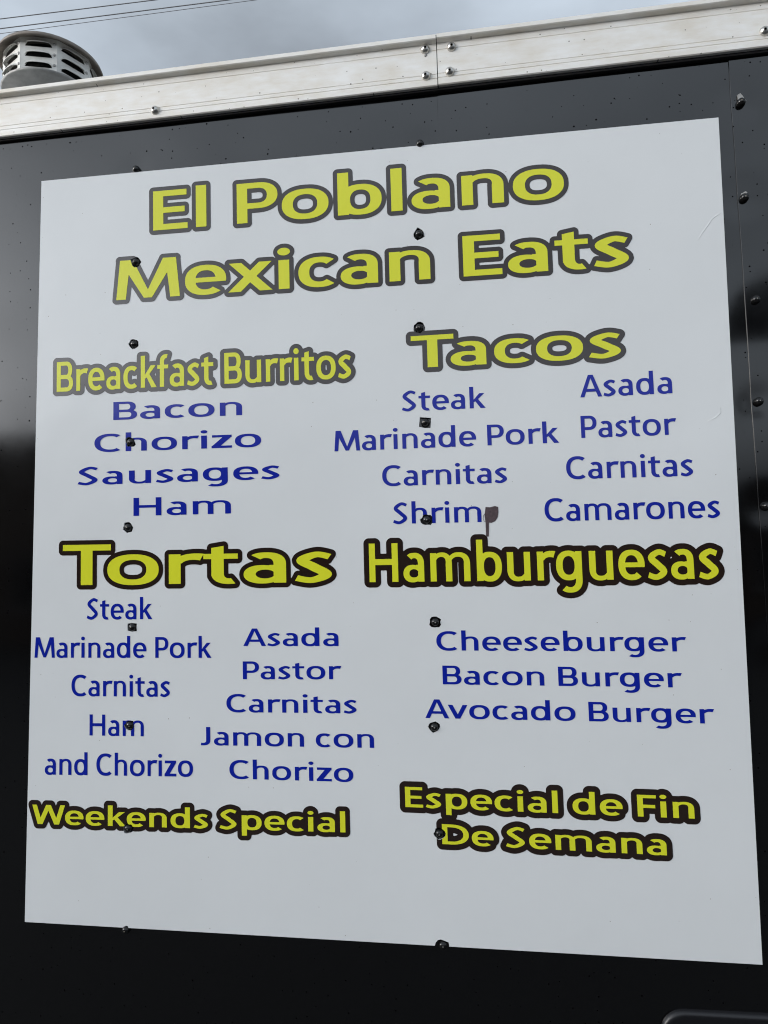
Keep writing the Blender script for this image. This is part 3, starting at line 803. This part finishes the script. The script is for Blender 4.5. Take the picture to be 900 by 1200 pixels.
def louvre_panel():
    hw = VR * math.tan(math.pi / NS) + .0005; hs = []
    for k in range(3):
        z0 = .011 + k * .0285; hs.append([(-hw * .74, z0), (hw * .74, z0), (hw * .6, z0 + .012), (hw * .32, z0 + .0145), (-hw * .32, z0 + .0145), (-hw * .6, z0 + .012)])
    v_, t_ = union([([(-hw, 0), (hw, 0), (hw, HD), (-hw, HD)], hs)])
    return flat_mesh('louvre_panel', v_, t_, 0, .0008), hs, hw
lp, hs, hw = louvre_panel(); lp.materials.append(M['galv'])
V, F = [], []
hz = hs[0]; seg = 10
for k in range(seg + 1):
    u = -1 + 2 * k / seg; x = u * hw * .74
    c_ = math.sqrt(max(0, 1 - u * u)) ; out_ = .013 * c_ ** .8
    V += [(x, -out_, .0035), (x, -out_ * .62, .0035 + .0085 * c_), (x, .0003, .0035 + .0145 * c_)]
for k in range(seg):
    for i in range(2): F.append((k * 3 + i, k * 3 + 3 + i, k * 3 + 4 + i, k * 3 + 1 + i))
hood = mesh('hood', V, F); hood.materials.append(M['galv'])
for p in hood.polygons: p.use_smooth = True
for k in range(NS):
    a = 2 * math.pi * (k + .38) / NS
    o = link('louvre_panel', lp, None, vent)
    o.location = (math.sin(a) * VR, -math.cos(a) * VR, vh + .001); o.rotation_euler = (0, 0, a)
    for j in range(3):
        h = link('hood', hood, None, o); h.location = (0, 0, .011 + j * .0285 + .0022)
CZ = vh + HD
rv = lathe('rivet', [(.0042, -.001), (.004, .001), (.0026, .0024), (0, .003)], 10, '-Y'); rv.materials.append(M['galv2'])
for k in range(NS):
    a = 2 * math.pi * (k + .38) / NS
    for j in range(3):
        o = link('rivet', rv, None, vent); u = hw - .007; r_ = VR + .0002
        o.location = (math.sin(a) * r_ + math.cos(a) * u, -math.cos(a) * r_ + math.sin(a) * u, vh + .02 + j * .029); o.rotation_euler = (0, 0, a)
link('cap', lathe('cap', [(.0, CZ - .002), (.108, CZ - .002), (.133, CZ - .012), (.1345, CZ - .016), (.137, CZ - .012), (.134, CZ - .004), (.10, CZ + .016), (.05, CZ + .026), (0, CZ + .028)], 44), M['rust'], vent, True)
vent.rotation_euler = (R(0), R(0), 0)

# ------------------------------------------------------------------ overhead wires and the poles they hang from
def wire(p, q, z, lab, rad=.0055):
    a, b_ = at_z(*p, z), at_z(*q, z); d = (b_ - a) / np.linalg.norm(b_ - a)
    pts = []
    L0 = 26.0
    for k in range(41):
        s_ = -L0 + 2 * L0 * k / 40
        c_ = (a + b_) / 2 + d * s_; c_[2] += .10 * ((s_ / L0) ** 2) * 4
        pts.append(tuple(c_))
    o = link('overhead_wire', tube_mesh('wire', pts, rad, 6), M['wire']); tag(o, lab, 'wire')
    return pts[0], pts[-1]
ends = [wire((0, 22.3), (181.7, 0), 8.0, 'uppermost of the overhead wires crossing the sky above the roof vent'),
        wire((0, 33.7), (268, 0), 7.7, 'middle overhead wire crossing the sky just above the roof vent'),
        wire((60, 31.7), (300, 0), 7.4, 'lowest, thinnest looking overhead wire passing over the roof vent', .003)]
for k, i in enumerate((0, 1)):
    c_ = np.mean([np.array(e[i]) for e in ends], 0)
    pole = thing('utility_pole', 'wooden utility pole carrying the overhead wires', 'pole', (float(c_[0]), float(c_[1]), 0), 'utility poles carrying the wires')
    link('post', lathe('post', [(0, 0), (.16, 0), (.11, 9.3), (0, 9.32)], 14), M['wood'], pole, True)
    dv = np.array(ends[0][1]) - np.array(ends[0][0]); ang = math.atan2(dv[1], dv[0])
    for j, e in enumerate(ends):
        b_ = np.array(e[i]) - c_; bar = link('cross_arm', tube_mesh('arm', [(0, 0, e[i][2] - .12), (float(b_[0]), float(b_[1]), e[i][2] - .12)], .05, 8), M['wood'], pole)
        ins = link('insulator', lathe('ins', [(0, -.12), (.04, -.12), (.05, -.06), (.03, -.03), (.045, 0), (0, .01)], 10), M['trim'], bar); ins.location = (float(b_[0]), float(b_[1]), e[i][2])

# ------------------------------------------------------------------ across the lot, behind the photographer (seen only mirrored in the gloss)
def shop(name, lab, x0, x1, ynear, depth, h, nwin, door_at):
    s_ = thing(name, lab, 'building', ((x0 + x1) / 2, ynear, 0)); cx = (x0 + x1) / 2
    B = lambda nm, a, mt, par=s_, bv=.02: link(nm, box_mesh(nm, a[0] - cx, a[1] - ynear, a[2], a[3] - cx, a[4] - ynear, a[5], bv), M[mt], par)
    B('wall', (x0, ynear - depth, 0, x1, ynear, h - .25), 'brick')
    B('roof', (x0 - .4, ynear - depth - .4, h - .25, x1 + .4, ynear + .45, h), 'roof')
    st = (x1 - x0) / nwin
    for k in range(nwin):
        xa = x0 + st * (k + .2); xb = x0 + st * (k + .8)
        if k == door_at:
            d_ = B('door', (xa + .3, ynear - .02, 0, xa + 1.3, ynear + .04, 2.1), 'wood'); B('handle', (xa + 1.15, ynear + .04, 1.0, xa + 1.22, ynear + .09, 1.15), 'steel', d_, .008)
        else:
            w_ = B('window', (xa, ynear - .02, .9, xb, ynear + .03, 2.2), 'glassd'); B('sill', (xa - .08, ynear + .03, .82, xb + .08, ynear + .12, .9), 'trim', w_)
            for xx in (xa, (xa + xb) / 2, xb): B('mullion', (xx - .03, ynear + .03, .9, xx + .03, ynear + .06, 2.2), 'trim', w_, .006)
shop('shop_building', 'brown stucco shop with flat metal roof across the lot', -26, -3.2, -14.0, 9, 4.85, 6, 3)
shop('annex_building', 'low brown annex with flat metal roof beside the shop', -2.6, 14, -15.0, 6, 2.95, 4, 1)
# unseen domed dark panel on a post, added for its dark reflection
def mirrored(px, py, y):
    p = at(px, py); d = ray(px, py); k = (y - p[1]) / (-d[1])
    return np.array([p[0] + k * d[0], y, p[2] + k * d[2]])
sc_ = mirrored(945, 392, -11.0)
rs_ = thing('reflection_dome', 'unseen dark dome-shaped panel on a tall post, added for its reflection', 'sign', (float(sc_[0]), -11.0, 0))
prof2 = [(1.30 * math.cos(R(a)), 1.12 * math.sin(R(a))) for a in range(0, 181, 6)] + [(-1.2, -.10), (-.9, -.16), (.9, -.16), (1.2, -.10)]
v, tr = union([(prof2, [])])
o = link('panel', flat_mesh('panel', v, tr, -.1, .2), M['dome_face'], rs_); o.location = (0, 0, float(sc_[2])); o.rotation_euler = (0, R(-4), 0)
v2 = link('panel_back', flat_mesh('panel_back', v, [t[::-1] for t in tr], .1), M['dome_face'], o)
link('post', lathe('post', [(0, 0), (.1, 0), (.1, float(sc_[2]) + .2), (0, float(sc_[2]) + .2)], 12), M['roof'], rs_, True)
